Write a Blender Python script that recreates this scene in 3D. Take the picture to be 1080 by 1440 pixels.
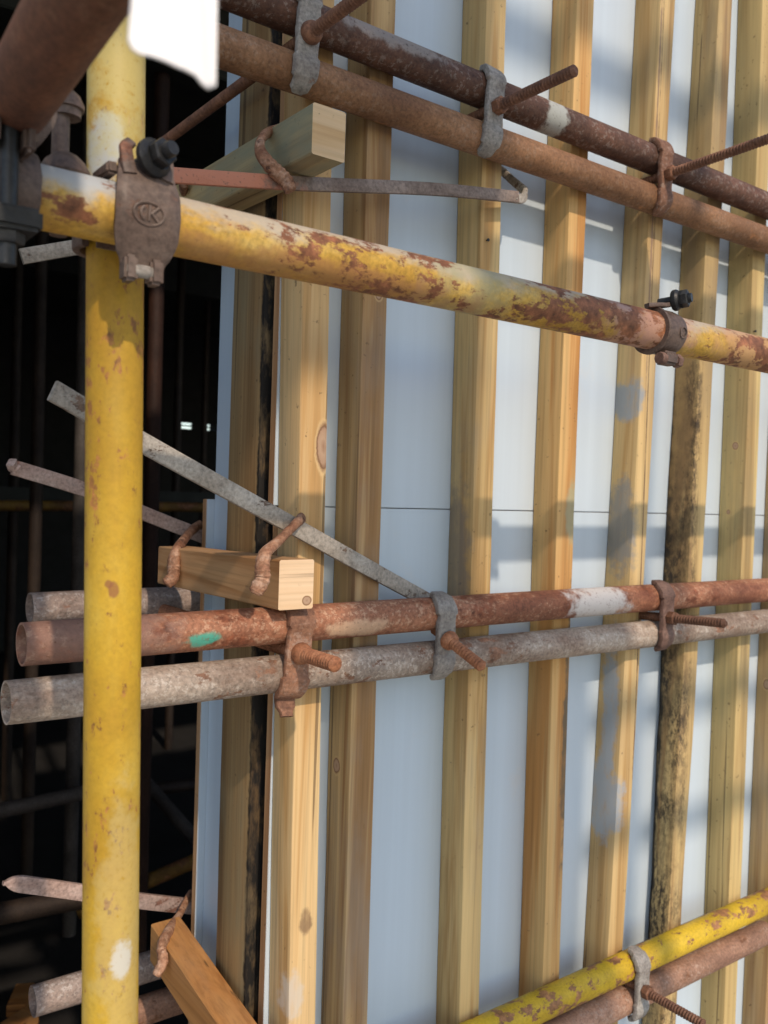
import bpy, bmesh, math, random
from mathutils import Vector, Matrix, Quaternion, noise as mnoise

# ------------------------------------------------------------------ scene, camera, light
scn = bpy.context.scene
for o in list(bpy.data.objects):
    bpy.data.objects.remove(o)
random.seed(7)
R = math.radians
H = 1.60                     # camera height above the slab; all coordinates below are relative to the lens height
COL = scn.collection

cam_d = bpy.data.cameras.new('camera')
cam = bpy.data.objects.new('camera', cam_d)
COL.objects.link(cam)
yaw, pitch, roll = R(36.688), R(1.3206), R(1.9117)
fw = Vector((math.sin(yaw), math.cos(yaw), 0)); rt = Vector((math.cos(yaw), -math.sin(yaw), 0)); up = Vector((0, 0, 1))
f2 = fw*math.cos(pitch) - up*math.sin(pitch); u2 = up*math.cos(pitch) + fw*math.sin(pitch)
r3 = rt*math.cos(roll) + u2*math.sin(roll); u3 = u2*math.cos(roll) - rt*math.sin(roll)
mw = Matrix((r3, u3, -f2)).transposed().to_4x4()
mw.translation = Vector((0, 0, H))
cam.matrix_world = mw
cam_d.sensor_fit = 'VERTICAL'; cam_d.sensor_height = 36.0
cam_d.lens = 36.0*1250/1440
cam_d.clip_start = 0.02; cam_d.clip_end = 400
cam_d.dof.use_dof = True; cam_d.dof.focus_distance = 1.12; cam_d.dof.aperture_fstop = 7.0
scn.camera = cam
scn.render.resolution_x = 768; scn.render.resolution_y = 1024

SUN_AZ, SUN_EL = -10.0, 38.3          # azimuth from the wall's normal towards +X, elevation
sd = Vector((math.sin(R(SUN_AZ))*math.cos(R(SUN_EL)), -math.cos(R(SUN_AZ))*math.cos(R(SUN_EL)), math.sin(R(SUN_EL))))
world = bpy.data.worlds.new('World'); scn.world = world; world.use_nodes = True
wn = world.node_tree.nodes; wl = world.node_tree.links
sky = wn.new('ShaderNodeTexSky'); sky.sky_type = 'NISHITA'; sky.sun_disc = False
sky.sun_elevation = R(SUN_EL); sky.sun_rotation = R(180 - SUN_AZ)
sky.air_density = 1.0; sky.dust_density = 1.0; sky.ozone_density = 1.0
wn['Background'].inputs['Strength'].default_value = 0.15
wl.new(sky.outputs[0], wn['Background'].inputs['Color'])
sl = bpy.data.lights.new('sun', 'SUN'); so = bpy.data.objects.new('sun', sl); COL.objects.link(so)
sl.energy = 2.0; sl.angle = R(1.2); sl.color = (1.0, 0.82, 0.65)
so.rotation_euler = sd.to_track_quat('Z', 'Y').to_euler(); so.location = (0, -3, 6)
scn.view_settings.view_transform = 'Standard'; scn.view_settings.look = 'None'
scn.view_settings.gamma = 1.0; scn.view_settings.use_curve_mapping = False
scn.view_settings.exposure = 0.45
scn.render.engine = 'CYCLES'
scn.cycles.max_bounces = 6; scn.cycles.diffuse_bounces = 3; scn.cycles.glossy_bounces = 2

# a sight line through the survey point (px, py) met with the plane Y
def at(px, py, Y):
    c = Vector(((px-540)/1250, (py-720)/1250, 1.0)); r = r3*c.x - u3*c.y + f2*c.z
    return r*(Y/r.y)

# ------------------------------------------------------------------ node helper
class NB:
    def __init__(s, name):
        s.m = bpy.data.materials.new(name); s.m.use_nodes = True
        s.t = s.m.node_tree; s.N = s.t.nodes; s.L = s.t.links
        s.b = s.N['Principled BSDF']; s.cache = {}
        s.obj = s.N.new('ShaderNodeTexCoord').outputs['Object']
        oi = s.N.new('ShaderNodeObjectInfo'); s.rnd = oi.outputs['Random']
        c = s.N.new('ShaderNodeCombineXYZ'); mu = s.math('MULTIPLY', s.rnd, 37.0)
        for i in range(3): s.L.new(mu, c.inputs[i])
        a = s.N.new('ShaderNodeVectorMath'); a.operation = 'ADD'
        s.L.new(s.obj, a.inputs[0]); s.L.new(c.outputs[0], a.inputs[1]); s.vec = a.outputs[0]
    def put(s, sock, v):
        if hasattr(v, 'is_linked') or isinstance(v, bpy.types.NodeSocket): s.L.new(v, sock)
        else:
            if sock.type == 'RGBA' and not isinstance(v, (int, float)) and len(v) == 3: v = (*v, 1)
            sock.default_value = v
    def math(s, op, a, b=0.0, clamp=False):
        n = s.N.new('ShaderNodeMath'); n.operation = op; n.use_clamp = clamp
        s.put(n.inputs[0], a); s.put(n.inputs[1], b); return n.outputs[0]
    def vmul(s, v, k):
        n = s.N.new('ShaderNodeVectorMath'); n.operation = 'MULTIPLY'
        s.put(n.inputs[0], v); s.put(n.inputs[1], k); return n.outputs[0]
    def noise(s, scale, detail=5, rough=.55, vec=None, dist=0.0, stretch=None):
        n = s.N.new('ShaderNodeTexNoise')
        v = vec or s.vec
        if stretch: v = s.vmul(v, stretch)
        s.L.new(v, n.inputs['Vector']); n.inputs['Scale'].default_value = scale
        n.inputs['Detail'].default_value = detail; n.inputs['Roughness'].default_value = rough
        n.inputs['Distortion'].default_value = dist
        return n.outputs['Fac']
    def ramp(s, f, stops, interp='LINEAR'):
        n = s.N.new('ShaderNodeValToRGB'); n.color_ramp.interpolation = interp
        e = n.color_ramp.elements
        while len(e) < len(stops): e.new(.5)
        for k, (p, c) in enumerate(stops):
            e[k].position = p; c = (c, c, c) if isinstance(c, (int, float)) else c
            e[k].color = (*c[:3], 1)
        s.L.new(f, n.inputs[0]); return n.outputs[0]
    def step(s, f, lo, hi):                       # 0 below lo, 1 above hi (or the reverse when lo > hi)
        n = s.N.new('ShaderNodeMapRange'); n.interpolation_type = 'SMOOTHSTEP'
        a, b, x, y = (lo, hi, 0, 1) if lo < hi else (hi, lo, 1, 0)
        s.L.new(f, n.inputs['Value'])
        n.inputs['From Min'].default_value = a; n.inputs['From Max'].default_value = b
        n.inputs['To Min'].default_value = x; n.inputs['To Max'].default_value = y
        return n.outputs[0]
    def mix(s, f, a, b, blend='MIX'):
        n = s.N.new('ShaderNodeMix'); n.data_type = 'RGBA'; n.blend_type = blend
        s.put(n.inputs[0], f); s.put(n.inputs[6], a); s.put(n.inputs[7], b); return n.outputs[2]
    def patch(s, c, r, k=.6, nscale=40, soft=.15):   # mask of an irregular spot round c (object coordinates) with radii r
        n = s.N.new('ShaderNodeVectorMath'); n.operation = 'SUBTRACT'
        s.L.new(s.obj, n.inputs[0]); n.inputs[1].default_value = c
        v = s.vmul(n.outputs[0], tuple(1/q for q in r))
        l = s.N.new('ShaderNodeVectorMath'); l.operation = 'LENGTH'; s.L.new(v, l.inputs[0])
        key = ('p', nscale)
        if key not in s.cache: s.cache[key] = s.math('SUBTRACT', s.noise(nscale, 5, .68), .5)
        d = s.math('ADD', l.outputs['Value'], s.math('MULTIPLY', s.cache[key], k*2))
        return s.step(d, 1+soft, 1-soft)
    def bump(s, h, strength=.3, dist=.002):
        n = s.N.new('ShaderNodeBump'); n.inputs['Strength'].default_value = strength; n.inputs['Distance'].default_value = dist
        s.L.new(h, n.inputs['Height']); s.L.new(n.outputs[0], s.b.inputs['Normal'])
    def done(s, col, rough=.7, metal=0.0, spec=.4):
        s.put(s.b.inputs['Base Color'], col); s.put(s.b.inputs['Roughness'], rough)
        s.b.inputs['Metallic'].default_value = metal; s.b.inputs['Specular IOR Level'].default_value = spec
        return s.m

def wood(name, light, dark, axis=2, weather=(.30, .27, .22), wamt=.35, knots=(), patches=(), mould=0.0, ring=1.0):
    b = NB(name)
    def stv(k): q = [1.0, 1.0, 1.0]; q[axis] = k; return q
    light = (light[0]*.99, light[1]*.985, light[2]*.96); dark = (dark[0], dark[1]*.94, dark[2]*.86)
    g1 = b.noise(24, 4, .62, stretch=stv(.040), dist=.7)
    g2 = b.noise(180, 3, .6, stretch=stv(.018))
    mid = tuple((l*1.25+d*.75)/2 for l, d in zip(light, dark))
    col = b.ramp(g1, [(.28, tuple(c*.80 for c in dark)), (.40, dark), (.50, mid), (.66, light)])
    col = b.mix(ring, col, b.ramp(g2, [(.28, .74), (.50, .98), (.75, 1.08)]), 'MULTIPLY')
    w = b.noise(8, 5, .65, stretch=stv(.25))
    col = b.mix(b.math('MULTIPLY', b.step(w, .48, .70), wamt), col, weather)
    w2 = b.noise(3.0, 3, .55, stretch=stv(.6))
    col = b.mix(b.math('MULTIPLY', b.step(w2, .45, .66), .45), col, tuple(c*k for c, k in zip(light, (.66, .60, .55))))
    sp = b.math('MULTIPLY', b.step(b.noise(85, 4, .6), .655, .70), b.step(w2, .40, .58))
    col = b.mix(b.math('MULTIPLY', sp, .6), col, (.06, .035, .02))
    ck = b.step(b.noise(70, 2, .5, stretch=stv(.010)), .685, .72)
    col = b.mix(b.math('MULTIPLY', ck, .6), col, (.055, .032, .018))
    for c, r in knots:
        d = b.patch(c, r, .30, 30, .15)
        n = b.N.new('ShaderNodeVectorMath'); n.operation = 'SUBTRACT'; b.L.new(b.obj, n.inputs[0]); n.inputs[1].default_value = c
        l = b.N.new('ShaderNodeVectorMath'); l.operation = 'LENGTH'; b.L.new(b.vmul(n.outputs[0], tuple(1/q for q in r)), l.inputs[0])
        lv = b.math('ADD', l.outputs['Value'], b.math('MULTIPLY', b.math('SUBTRACT', b.noise(60, 4, .6), .5), .55))
        rings = b.ramp(lv, [(0, (.34, .20, .12)), (.35, (.46, .31, .20)), (.62, (.42, .27, .17)), (.76, (.20, .10, .05)), (.86, (.44, .28, .14)), (1, tuple(light))])
        col = b.mix(d, col, rings)
    for c, r, pc, amt in patches:
        pm = b.patch(c, r, 1.0, 26, .28)
        if 'br' not in b.cache: b.cache['br'] = b.ramp(b.noise(55, 4, .65, stretch=stv(.35)), [(.30, .45), (.52, 1.0)])
        br = b.cache['br']
        col = b.mix(b.math('MULTIPLY', b.math('MULTIPLY', pm, br), amt), col, pc)
    if mould:                                   # mould grows on the side face only, thickest at mid height
        sx = b.N.new('ShaderNodeSeparateXYZ'); b.L.new(b.obj, sx.inputs[0])
        side = b.step(sx.outputs['X'], .004, -.012)
        mm = b.step(b.noise(95, 5, .8, stretch=[1, 1, .55]), .62, .40)
        mm = b.math('MULTIPLY', mm, b.step(b.noise(14, 5, .65, stretch=[1, 1, .35]), .66, .38))
        mm = b.math('MULTIPLY', mm, b.step(sx.outputs['Z'], H+.48, H+.12))
        col = b.mix(b.math('MULTIPLY', b.math('MULTIPLY', mm, side), mould), col, (.045, .034, .024))
        b.side = side
    h = b.math('ADD', b.math('MULTIPLY', g2, .6), b.math('MULTIPLY', ck, -1.0))
    b.bump(h, .4, .0013)
    return b.done(col, b.ramp(g1, [(.2, .80), (.8, .64)]), spec=.28)

def pipe(name, cols, scale=18, speck=None, speck_amt=0., chip=None, chip_lo=.58, chip_hi=.62, chip_scale=22, patches=(), dust=None, dust_amt=0., rough=(.75, .6), bumps=.3, grain=.9, under=()):
    b = NB(name)
    n1 = b.noise(scale, 5, .72, stretch=(.45, 1, 1))
    k = len(cols); col = b.ramp(n1, [(.32 + .36*i/(k-1), c) for i, c in enumerate(cols)])
    n0 = b.noise(5.0, 3, .55)
    col = b.mix(b.math('MULTIPLY', b.step(n0, .40, .62), .5), col, tuple(c*.60 for c in cols[0]))
    fine = b.noise(210, 3, .65)
    col = b.mix(grain, col, b.ramp(fine, [(.27, .55), (.5, 1.0), (.73, 1.35)]), 'MULTIPLY')
    h = fine
    if speck:
        sm = b.step(b.noise(120, 4, .75), .53, .585)
        sm = b.math('MULTIPLY', sm, b.step(n1, .38, .58))
        col = b.mix(b.math('MULTIPLY', sm, speck_amt), col, speck)
    if dust:
        gn = b.N.new('ShaderNodeNewGeometry'); sx = b.N.new('ShaderNodeSeparateXYZ'); b.L.new(gn.outputs['Normal'], sx.inputs[0])
        dm = b.math('ADD', sx.outputs['Z'], b.math('MULTIPLY', b.math('SUBTRACT', b.noise(15, 5, .7, stretch=(.5, 1, 1)), .5), 3.2))
        col = b.mix(b.math('MULTIPLY', b.step(dm, .15, .75), dust_amt), col, dust)
    for c, r, pc, amt in under:
        col = b.mix(b.math('MULTIPLY', b.patch(c, r, 1.1, 30, .4), amt), col, pc)
    if chip:
        cm = b.noise(chip_scale, 6, .72, stretch=(.6, 1, 1))
        cl = b.math('ADD', cm, b.math('MULTIPLY', b.math('SUBTRACT', n0, .5), .34))
        cf = b.step(cl, chip_lo, chip_hi)
        rust = b.ramp(b.noise(70, 4, .7), [(.3, tuple(c*.35 for c in chip)), (.55, chip), (.72, tuple(min(1, c*1.7) for c in chip))])
        col = b.mix(cf, col, rust)
        h = b.math('ADD', b.math('MULTIPLY', fine, .4), b.math('MULTIPLY', cf, -1.2))
    for c, r, pc, amt in patches:
        br = b.math('MULTIPLY', b.patch(c, r, .9, 45, .25), b.step(fine, .22, .44))
        col = b.mix(b.math('MULTIPLY', br, amt), col, pc)
    b.bump(h, bumps, .0013)
    return b.done(col, b.ramp(n1, [(.3, rough[0]), (.7, rough[1])]), spec=.35)

def tlocal(p0, p1, P):
    """object coordinates of world point P on a tube built from p0 to p1"""
    p0 = Vector(p0); d = Vector(p1) - p0
    q = d.to_track_quat('X', 'Z') if abs(d.normalized().z) < .9 else d.to_track_quat('X', 'Y')
    return tuple(q.inverted() @ (Vector(P) - p0))

# ------------------------------------------------------------------ materials
PINE = ((.68, .49, .235), (.47, .29, .11))
WOODS = {
    'knot': wood('pine_knot', (.72, .52, .265), (.53, .33, .135), wamt=.15, knots=[((.016, -.029, H+.058), (.014, .03, .036))],
                 patches=[((-.004, -.029, H-.70), (.014, .03, .035), (.56, .52, .45), .65), ((.012, -.029, H-.60), (.010, .02, .02), (.16, .09, .05), .7)]),
    'plain': wood('pine_plain', *PINE, wamt=.22),
    'clamp': wood('pine_grey_side', (.66, .48, .22), (.45, .285, .115), wamt=.35, patches=[((-.02, .01, H-.10), (.012, .03, .12), (.20, .17, .14), .7)]),
    'orange': wood('pine_orange', (.70, .47, .20), (.52, .265, .085), wamt=.08, patches=[((.022, -.03, H-.40), (.010, .02, .22), (.14, .11, .07), .9), ((.015, -.03, H-.02), (.016, .02, .05), (.38, .36, .22), .8)]),
    'cement': wood('pine_cement_smeared', (.66, .48, .23), (.46, .30, .125), wamt=.2,
                   patches=[((-.022, 0, H+.185), (.02, .06, .034), (.33, .35, .35), 1.0), ((-.03, .0, H-.42), (.03, .018, .16), (.34, .36, .37), 1.0),
                            ((-.04, .0, H-.56), (.03, .036, .07), (.33, .35, .36), 1.0), ((-.022, 0, H-.05), (.02, .032, .09), (.25, .25, .23), .85),
                            ((.006, -.03, H-.2), (.0016, .02, 1.1), (.10, .05, .03), .8), ((.0, -.03, H+.55), (.0030, .02, .35), (.22, .14, .10), .8)]),
    'mould': wood('pine_mouldy', (.60, .44, .20), (.36, .235, .105), weather=(.24, .19, .12), wamt=.7, mould=1.0,
                  patches=[((-.024, .024, H-.60), (.014, .018, .50), (.018, .014, .010), 1.0), ((-.024, .03, H+.5), (.010, .007, .9), (.03, .022, .016), .9),
                           ((-.022, -.01, H-.2), (.010, .026, .55), (.20, .125, .06), .7)]),
    'green': wood('pine_greenish', (.64, .49, .22), (.43, .31, .14), weather=(.28, .25, .15), wamt=.4, knots=[((-.023, -.004, H+.118), (.02, .008, .009)), ((-.023, .006, H-.02), (.02, .005, .006))]),
    'brown': wood('pine_brown', (.60, .42, .20), (.33, .195, .085), wamt=.4, knots=[((-.0215, .004, H-.40), (.02, .010, .014)), ((.004, -.029, H+.28), (.008, .02, .012))]),
    'board': wood('board_dark', (.36, .245, .115), (.20, .12, .052), weather=(.20, .19, .12), wamt=.6, patches=[((0, -.052, H), (.06, .010, 3.0), (.012, .010, .008), 1.0)]),  # front edge painted near black for the shadow in the gap beside it
}
W_BLOCK_T = wood('block_grey', (.50, .38, .19), (.33, .25, .13), axis=1, weather=(.20, .23, .17), wamt=.8)
W_BLOCK_M = wood('block_orange', (.52, .31, .15), (.36, .19, .08), axis=1, wamt=.2)
W_BLOCK_B = wood('block_red', (.50, .25, .085), (.34, .15, .045), axis=1, wamt=.15)
W_END_M = wood('end_grain_knot', (.80, .60, .40), (.66, .46, .27), axis=0, wamt=.1, ring=.5, knots=[((.016, -.19, .016), (.008, .02, .007))])
W_END = wood('end_grain', (.74, .56, .35), (.58, .40, .21), axis=0, wamt=.1, ring=.5)

def panel_mat():
    b = NB('film_faced_panel')
    a = b.noise(2.2, 3, .5, stretch=(1, 1, .35)); s2 = b.noise(30, 4, .6, stretch=(1, 1, .02))
    col = b.ramp(a, [(.3, (.50, .60, .675)), (.7, (.55, .635, .70))])
    col = b.mix(.5, col, b.ramp(s2, [(.3, .90), (.7, 1.05)]), 'MULTIPLY')
    d = b.step(b.noise(7, 8, .7), .60, .78)
    col = b.mix(b.math('MULTIPLY', d, .35), col, (.62, .60, .56))
    b.bump(b.noise(60, 3, .5), .05, .001)
    return b.done(col, b.ramp(b.noise(12, 5, .6), [(.3, .30), (.7, .50)]), spec=.45)
M_PANEL = panel_mat()
M_EDGE = wood('plywood_edge', (.55, .33, .17), (.33, .18, .085), axis=2, wamt=.2)

RUST = (.21, .085, .04)
POLE0, POLE1 = (.3075, .765, -H), (.235, .765, 1.9)
M_POLE = pipe('yellow_paint_post', [(.47, .26, .022), (.53, .325, .024), (.56, .385, .06)], scale=8, chip=(.34, .15, .04), chip_lo=.575, chip_hi=.65, chip_scale=70,
              grain=.28, rough=(.58, .45), bumps=.12,
              patches=[(tlocal(POLE0, POLE1, at(146, 205, .748)), (.028, .016, .016), (.46, .50, .51), .9), (tlocal(POLE0, POLE1, at(172, 1352, .742)), (.017, .009, .009), (.62, .62, .60), .85),
                       (tlocal(POLE0, POLE1, (.268, .745, .44)), (.16, .06, .06), (.52, .47, .20), .6), (tlocal(POLE0, POLE1, (.285, .745, -.40)), (.12, .02, .05), (.50, .45, .25), .3),
                       (tlocal(POLE0, POLE1, at(160, 830, .742)), (.007, .004, .004), (.26, .10, .04), .8), (tlocal(POLE0, POLE1, at(152, 822, .742)), (.004, .004, .004), (.26, .10, .04), .8)])
M_LEDGER = pipe('yellow_paint_ledger', [(.42, .22, .03), (.54, .33, .05), (.58, .41, .13)], scale=18, chip=(.25, .10, .045), chip_lo=.500, chip_hi=.565, chip_scale=40,
                dust=(.43, .39, .33), dust_amt=.78, rough=(.68, .52), grain=.7,
                under=[((1.165, 0, 0), (.085, .04, .04), (.43, .235, .20), .75), ((1.40, 0, 0), (.10, .04, .04), (.50, .28, .14), .7), ((1.75, 0, 0), (.15, .04, .04), (.48, .33, .07), .7),
                       ((.87, 0, .0), (.08, .03, .03), (.33, .31, .17), .7), ((.70, 0, -.014), (.18, .03, .012), (.36, .16, .08), .6), ((.46, -.01, .016), (.05, .03, .016), (.42, .46, .48), .85),
                       ((.60, -.012, -.016), (.30, .03, .010), (.40, .20, .06), .3)])
M_BOTY = pipe('yellow_paint_waler', [(.48, .30, .016), (.60, .40, .022), (.64, .44, .04)], scale=12, chip=(.32, .15, .06), chip_lo=.535, chip_hi=.57, chip_scale=40, rough=(.58, .48), grain=.45)
M_RUST_TU = pipe('dark_rust', [(.060, .030, .021), (.12, .058, .036), (.19, .088, .052)], scale=20, speck=(.40, .37, .32), speck_amt=.30,
                 patches=[((.625, -.01, .0), (.022, .05, .05), (.42, .44, .40), .85), ((.30, -.01, .012), (.10, .04, .014), (.42, .40, .37), .45)])
M_RUST_TL = pipe('brown_rust', [(.18, .085, .040), (.27, .140, .066), (.34, .185, .10)], scale=12, speck=(.45, .36, .27), speck_amt=.22,
                 chip=(.34, .15, .055), chip_lo=.60, chip_hi=.72)
M_RUST_MU = pipe('orange_rust', [(.17, .062, .034), (.30, .125, .065), (.42, .20, .115)], scale=16, speck=(.62, .42, .27), speck_amt=.45, chip=(.20, .065, .03), chip_lo=.53, chip_hi=.62,
                 patches=[((.93, -.01, .0), (.072, .06, .035), (.60, .57, .53), .92), ((.204, -.018, -.006), (.022, .03, .009), (.06, .36, .26), .9),
                          ((.07, 0, 0), (.10, .06, .06), (.24, .15, .115), .6), ((.43, -.02, -.006), (.05, .03, .012), (.66, .47, .30), .55)])
M_RUST_ML = pipe('grey_rust', [(.24, .165, .12), (.36, .285, .22), (.46, .39, .32)], scale=26, speck=(.60, .54, .46), speck_amt=.5, chip=(.22, .115, .07), chip_lo=.57, chip_hi=.64, chip_scale=40)
M_RUST_BR = pipe('pink_rust', [(.24, .13, .085), (.36, .20, .125), (.42, .25, .17)], scale=14, speck=(.55, .45, .36), speck_amt=.3, chip=(.22, .10, .05), chip_lo=.58, chip_hi=.66)
M_RUST_REAR = pipe('rear_rust', [(.22, .16, .13), (.34, .26, .215), (.44, .36, .31)], scale=16, speck=(.60, .55, .50), speck_amt=.5, chip=(.26, .12, .07), chip_lo=.56, chip_hi=.66)
M_PUTLOG = pipe('red_rust', [(.085, .036, .021), (.155, .062, .031), (.21, .090, .045)], scale=13, speck=(.30, .17, .10), speck_amt=.25)
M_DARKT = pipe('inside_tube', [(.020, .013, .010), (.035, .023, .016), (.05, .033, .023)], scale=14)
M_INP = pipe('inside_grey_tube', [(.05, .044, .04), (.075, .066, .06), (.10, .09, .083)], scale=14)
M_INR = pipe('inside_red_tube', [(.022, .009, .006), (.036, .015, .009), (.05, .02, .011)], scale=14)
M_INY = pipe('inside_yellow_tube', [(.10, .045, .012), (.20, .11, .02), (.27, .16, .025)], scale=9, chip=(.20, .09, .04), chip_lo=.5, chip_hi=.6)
M_CLAMP_G = pipe('clamp_grey', [(.20, .17, .145), (.30, .275, .24), (.38, .36, .32)], scale=30, chip=(.22, .10, .05), chip_lo=.60, chip_hi=.7)
M_CLAMP_R = pipe('clamp_rust', [(.16, .075, .045), (.26, .125, .07), (.33, .175, .105)], scale=30, speck=(.45, .37, .30), speck_amt=.3)
M_CLAMP_D = pipe('clamp_dark', [(.11, .060, .045), (.17, .10, .075), (.23, .14, .105)], scale=30)
M_ROD = pipe('rod_rust', [(.13, .062, .038), (.23, .105, .055), (.32, .155, .085)], scale=40)
M_RODO = pipe('rod_orange', [(.20, .075, .035), (.33, .135, .062), (.45, .21, .105)], scale=40)
M_COUPLER = pipe('coupler_iron', [(.095, .062, .047), (.15, .105, .082), (.20, .15, .12)], scale=24, chip=(.20, .085, .045), chip_lo=.62, chip_hi=.75, rough=(.6, .45), bumps=.5)
M_BLACK = pipe('black_bolt', [(.012, .013, .013), (.022, .023, .023), (.04, .04, .04)], scale=40, rough=(.5, .35))
M_BAR_G = pipe('bar_grey', [(.30, .26, .21), (.42, .38, .32), (.50, .46, .40)], scale=24, chip=(.14, .09, .06), chip_lo=.60, chip_hi=.66, chip_scale=45)
M_BAR_R = pipe('bar_red', [(.12, .085, .065), (.20, .15, .12), (.28, .22, .18)], scale=24, chip=(.10, .06, .04), chip_lo=.58, chip_hi=.68, chip_scale=45,
               patches=[((-.12, 0, -.02), (.105, .08, .06), (.50, .20, .12), .95)])
M_BAR_P = pipe('bar_pinkish', [(.30, .20, .16), (.44, .32, .27), (.55, .44, .38)], scale=24, chip=(.20, .10, .07), chip_lo=.60, chip_hi=.68, chip_scale=45)
M_HOOK = pipe('hook_rust', [(.20, .085, .045), (.36, .19, .11), (.56, .38, .27)], scale=55, chip=(.12, .055, .035), chip_lo=.58, chip_hi=.68, chip_scale=70, bumps=.6)

def simple(name, c, rough=.8, vary=.25, scale=8):
    b = NB(name); n = b.noise(scale, 7, .6)
    col = b.ramp(n, [(.3, tuple(x*(1-vary) for x in c)), (.7, tuple(min(1, x*(1+vary)) for x in c))])
    b.bump(b.noise(40, 5, .6), .2, .004); return b.done(col, rough)
M_CONC = simple('concrete', (.34, .33, .31), .85)
M_SLAB = simple('darkened_concrete', (.014, .013, .012), .9)  # floor colour darkened so the room's shade stays near black
M_SOFFIT = simple('darkened_soffit', (.035, .037, .032), .9)  # colour darkened likewise to deepen the shade inside
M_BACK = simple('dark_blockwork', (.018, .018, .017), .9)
def cloth_mat():
    b = NB('white_cloth'); col = b.ramp(b.noise(30, 4, .5), [(.3, (.84, .83, .81)), (.7, (.90, .89, .88))])
    b.bump(b.noise(18, 4, .5), .2, .004); return b.done(col, .85)
M_CLOTH = cloth_mat()

# ------------------------------------------------------------------ mesh helpers
def tagit(o, label, cat, group=None, kind=None):
    if label: o['label'] = label
    if cat: o['category'] = cat
    if group: o['group'] = group
    if kind: o['kind'] = kind
    return o

def mesh_obj(name, V, F, mat, origin=(0, 0, 0), parent=None, smooth=True, mats=None, fm=None, rot=None, angle=35):
    me = bpy.data.meshes.new(name)
    og = Vector(origin)
    if rot is None: vv = [tuple(Vector(v) - og) for v in V]
    else:
        q = rot.inverted(); vv = [tuple(q @ (Vector(v) - og)) for v in V]
    me.from_pydata(vv, [], F)
    bm = bmesh.new(); bm.from_mesh(me); bmesh.ops.recalc_face_normals(bm, faces=bm.faces); bm.to_mesh(me); bm.free()
    for m in (mats or [mat]): me.materials.append(m)
    if fm:
        for p, i in zip(me.polygons, fm): p.material_index = i
    if smooth:
        for p in me.polygons: p.use_smooth = True
        if hasattr(me, 'set_sharp_from_angle'): me.set_sharp_from_angle(angle=R(angle))
    me.update()
    o = bpy.data.objects.new(name, me); COL.objects.link(o)
    if parent: o.parent = parent
    else:
        o.location = og + Vector((0, 0, H))
        if rot is not None: o.rotation_mode = 'QUATERNION'; o.rotation_quaternion = rot
    return o

def root(name, loc, label, cat, group=None):
    e = bpy.data.objects.new(name, None); COL.objects.link(e); e.empty_display_size = .03
    e.location = Vector(loc) + Vector((0, 0, H)); e['org'] = tuple(loc)
    return tagit(e, label, cat, group)
def part(name, VF, mat, rt_, smooth=True, parent=None):
    """VF in camera-height coordinates; becomes a child of rt_ (or of a part of it)."""
    return mesh_obj(name, VF[0], VF[1], mat, origin=tuple(rt_['org']), parent=parent or rt_, smooth=smooth)

def merge(*vfs):
    V, F = [], []
    for v, f in vfs:
        k = len(V); V += list(v); F += [tuple(i+k for i in q) for q in f]
    return V, F

def box(x0, x1, y0, y1, z0, z1, bev=0.0):
    if bev <= 0:
        V = [(x, y, z) for z in (z0, z1) for y in (y0, y1) for x in (x0, x1)]
        F = [(0, 2, 3, 1), (4, 5, 7, 6), (0, 1, 5, 4), (2, 6, 7, 3), (0, 4, 6, 2), (1, 3, 7, 5)]
        return V, F
    bm = bmesh.new(); bmesh.ops.create_cube(bm, size=1)
    for v in bm.verts: v.co = Vector(((x0+x1)/2 + v.co.x*(x1-x0), (y0+y1)/2 + v.co.y*(y1-y0), (z0+z1)/2 + v.co.z*(z1-z0)))
    bmesh.ops.bevel(bm, geom=list(bm.edges), offset=bev, segments=2, affect='EDGES')
    bm.verts.index_update()
    V = [tuple(v.co) for v in bm.verts]; F = [tuple(v.index for v in f.verts) for f in bm.faces]; bm.free()
    return V, F

def sweep(path, sec, upv=(0, 0, 1), caps=True):
    """sec(i, u) -> list of (a, b) in the (side, normal) frame."""
    P = [Vector(p) for p in path]; n = len(P); V = []; F = []; m = None
    upv = Vector(upv)
    for i, p in enumerate(P):
        t = (P[min(i+1, n-1)] - P[max(i-1, 0)]).normalized()
        s = upv.cross(t)
        if s.length < 1e-4: s = Vector((1, 0, 0)).cross(t)
        s.normalize(); nn = t.cross(s)
        ring = sec(i, i/(n-1)); m = len(ring)
        V += [tuple(p + s*a + nn*b) for a, b in ring]
    for i in range(n-1):
        for j in range(m):
            k = (j+1) % m
            F.append((i*m+j, i*m+k, (i+1)*m+k, (i+1)*m+j))
    if caps:
        F.append(tuple(range(m-1, -1, -1))); F.append(tuple((n-1)*m + j for j in range(m)))
    return V, F
def circ(r, m=16, ry=None): return [(r*math.cos(2*math.pi*j/m), (ry or r)*math.sin(2*math.pi*j/m)) for j in range(m)]
def rrect(a, b, bev):
    c = []
    for sx, sy in ((1, 1), (-1, 1), (-1, -1), (1, -1)):
        q = [(sx*a, sy*(b-bev)), (sx*(a-bev*.3), sy*(b-bev*.3)), (sx*(a-bev), sy*b)]
        c += q if sx*sy > 0 else q[::-1]
    return c
def smooth_path(pts, sub=6):
    P = [Vector(p) for p in pts]; out = []
    for i in range(len(P)-1):
        p0 = P[max(i-1, 0)]; p1 = P[i]; p2 = P[i+1]; p3 = P[min(i+2, len(P)-1)]
        for k in range(sub):
            t = k/sub
            out.append(.5*((2*p1) + (p2-p0)*t + (2*p0-5*p1+4*p2-p3)*t*t + (3*p1-p0-3*p2+p3)*t**3))
    out.append(P[-1]); return out
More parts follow.
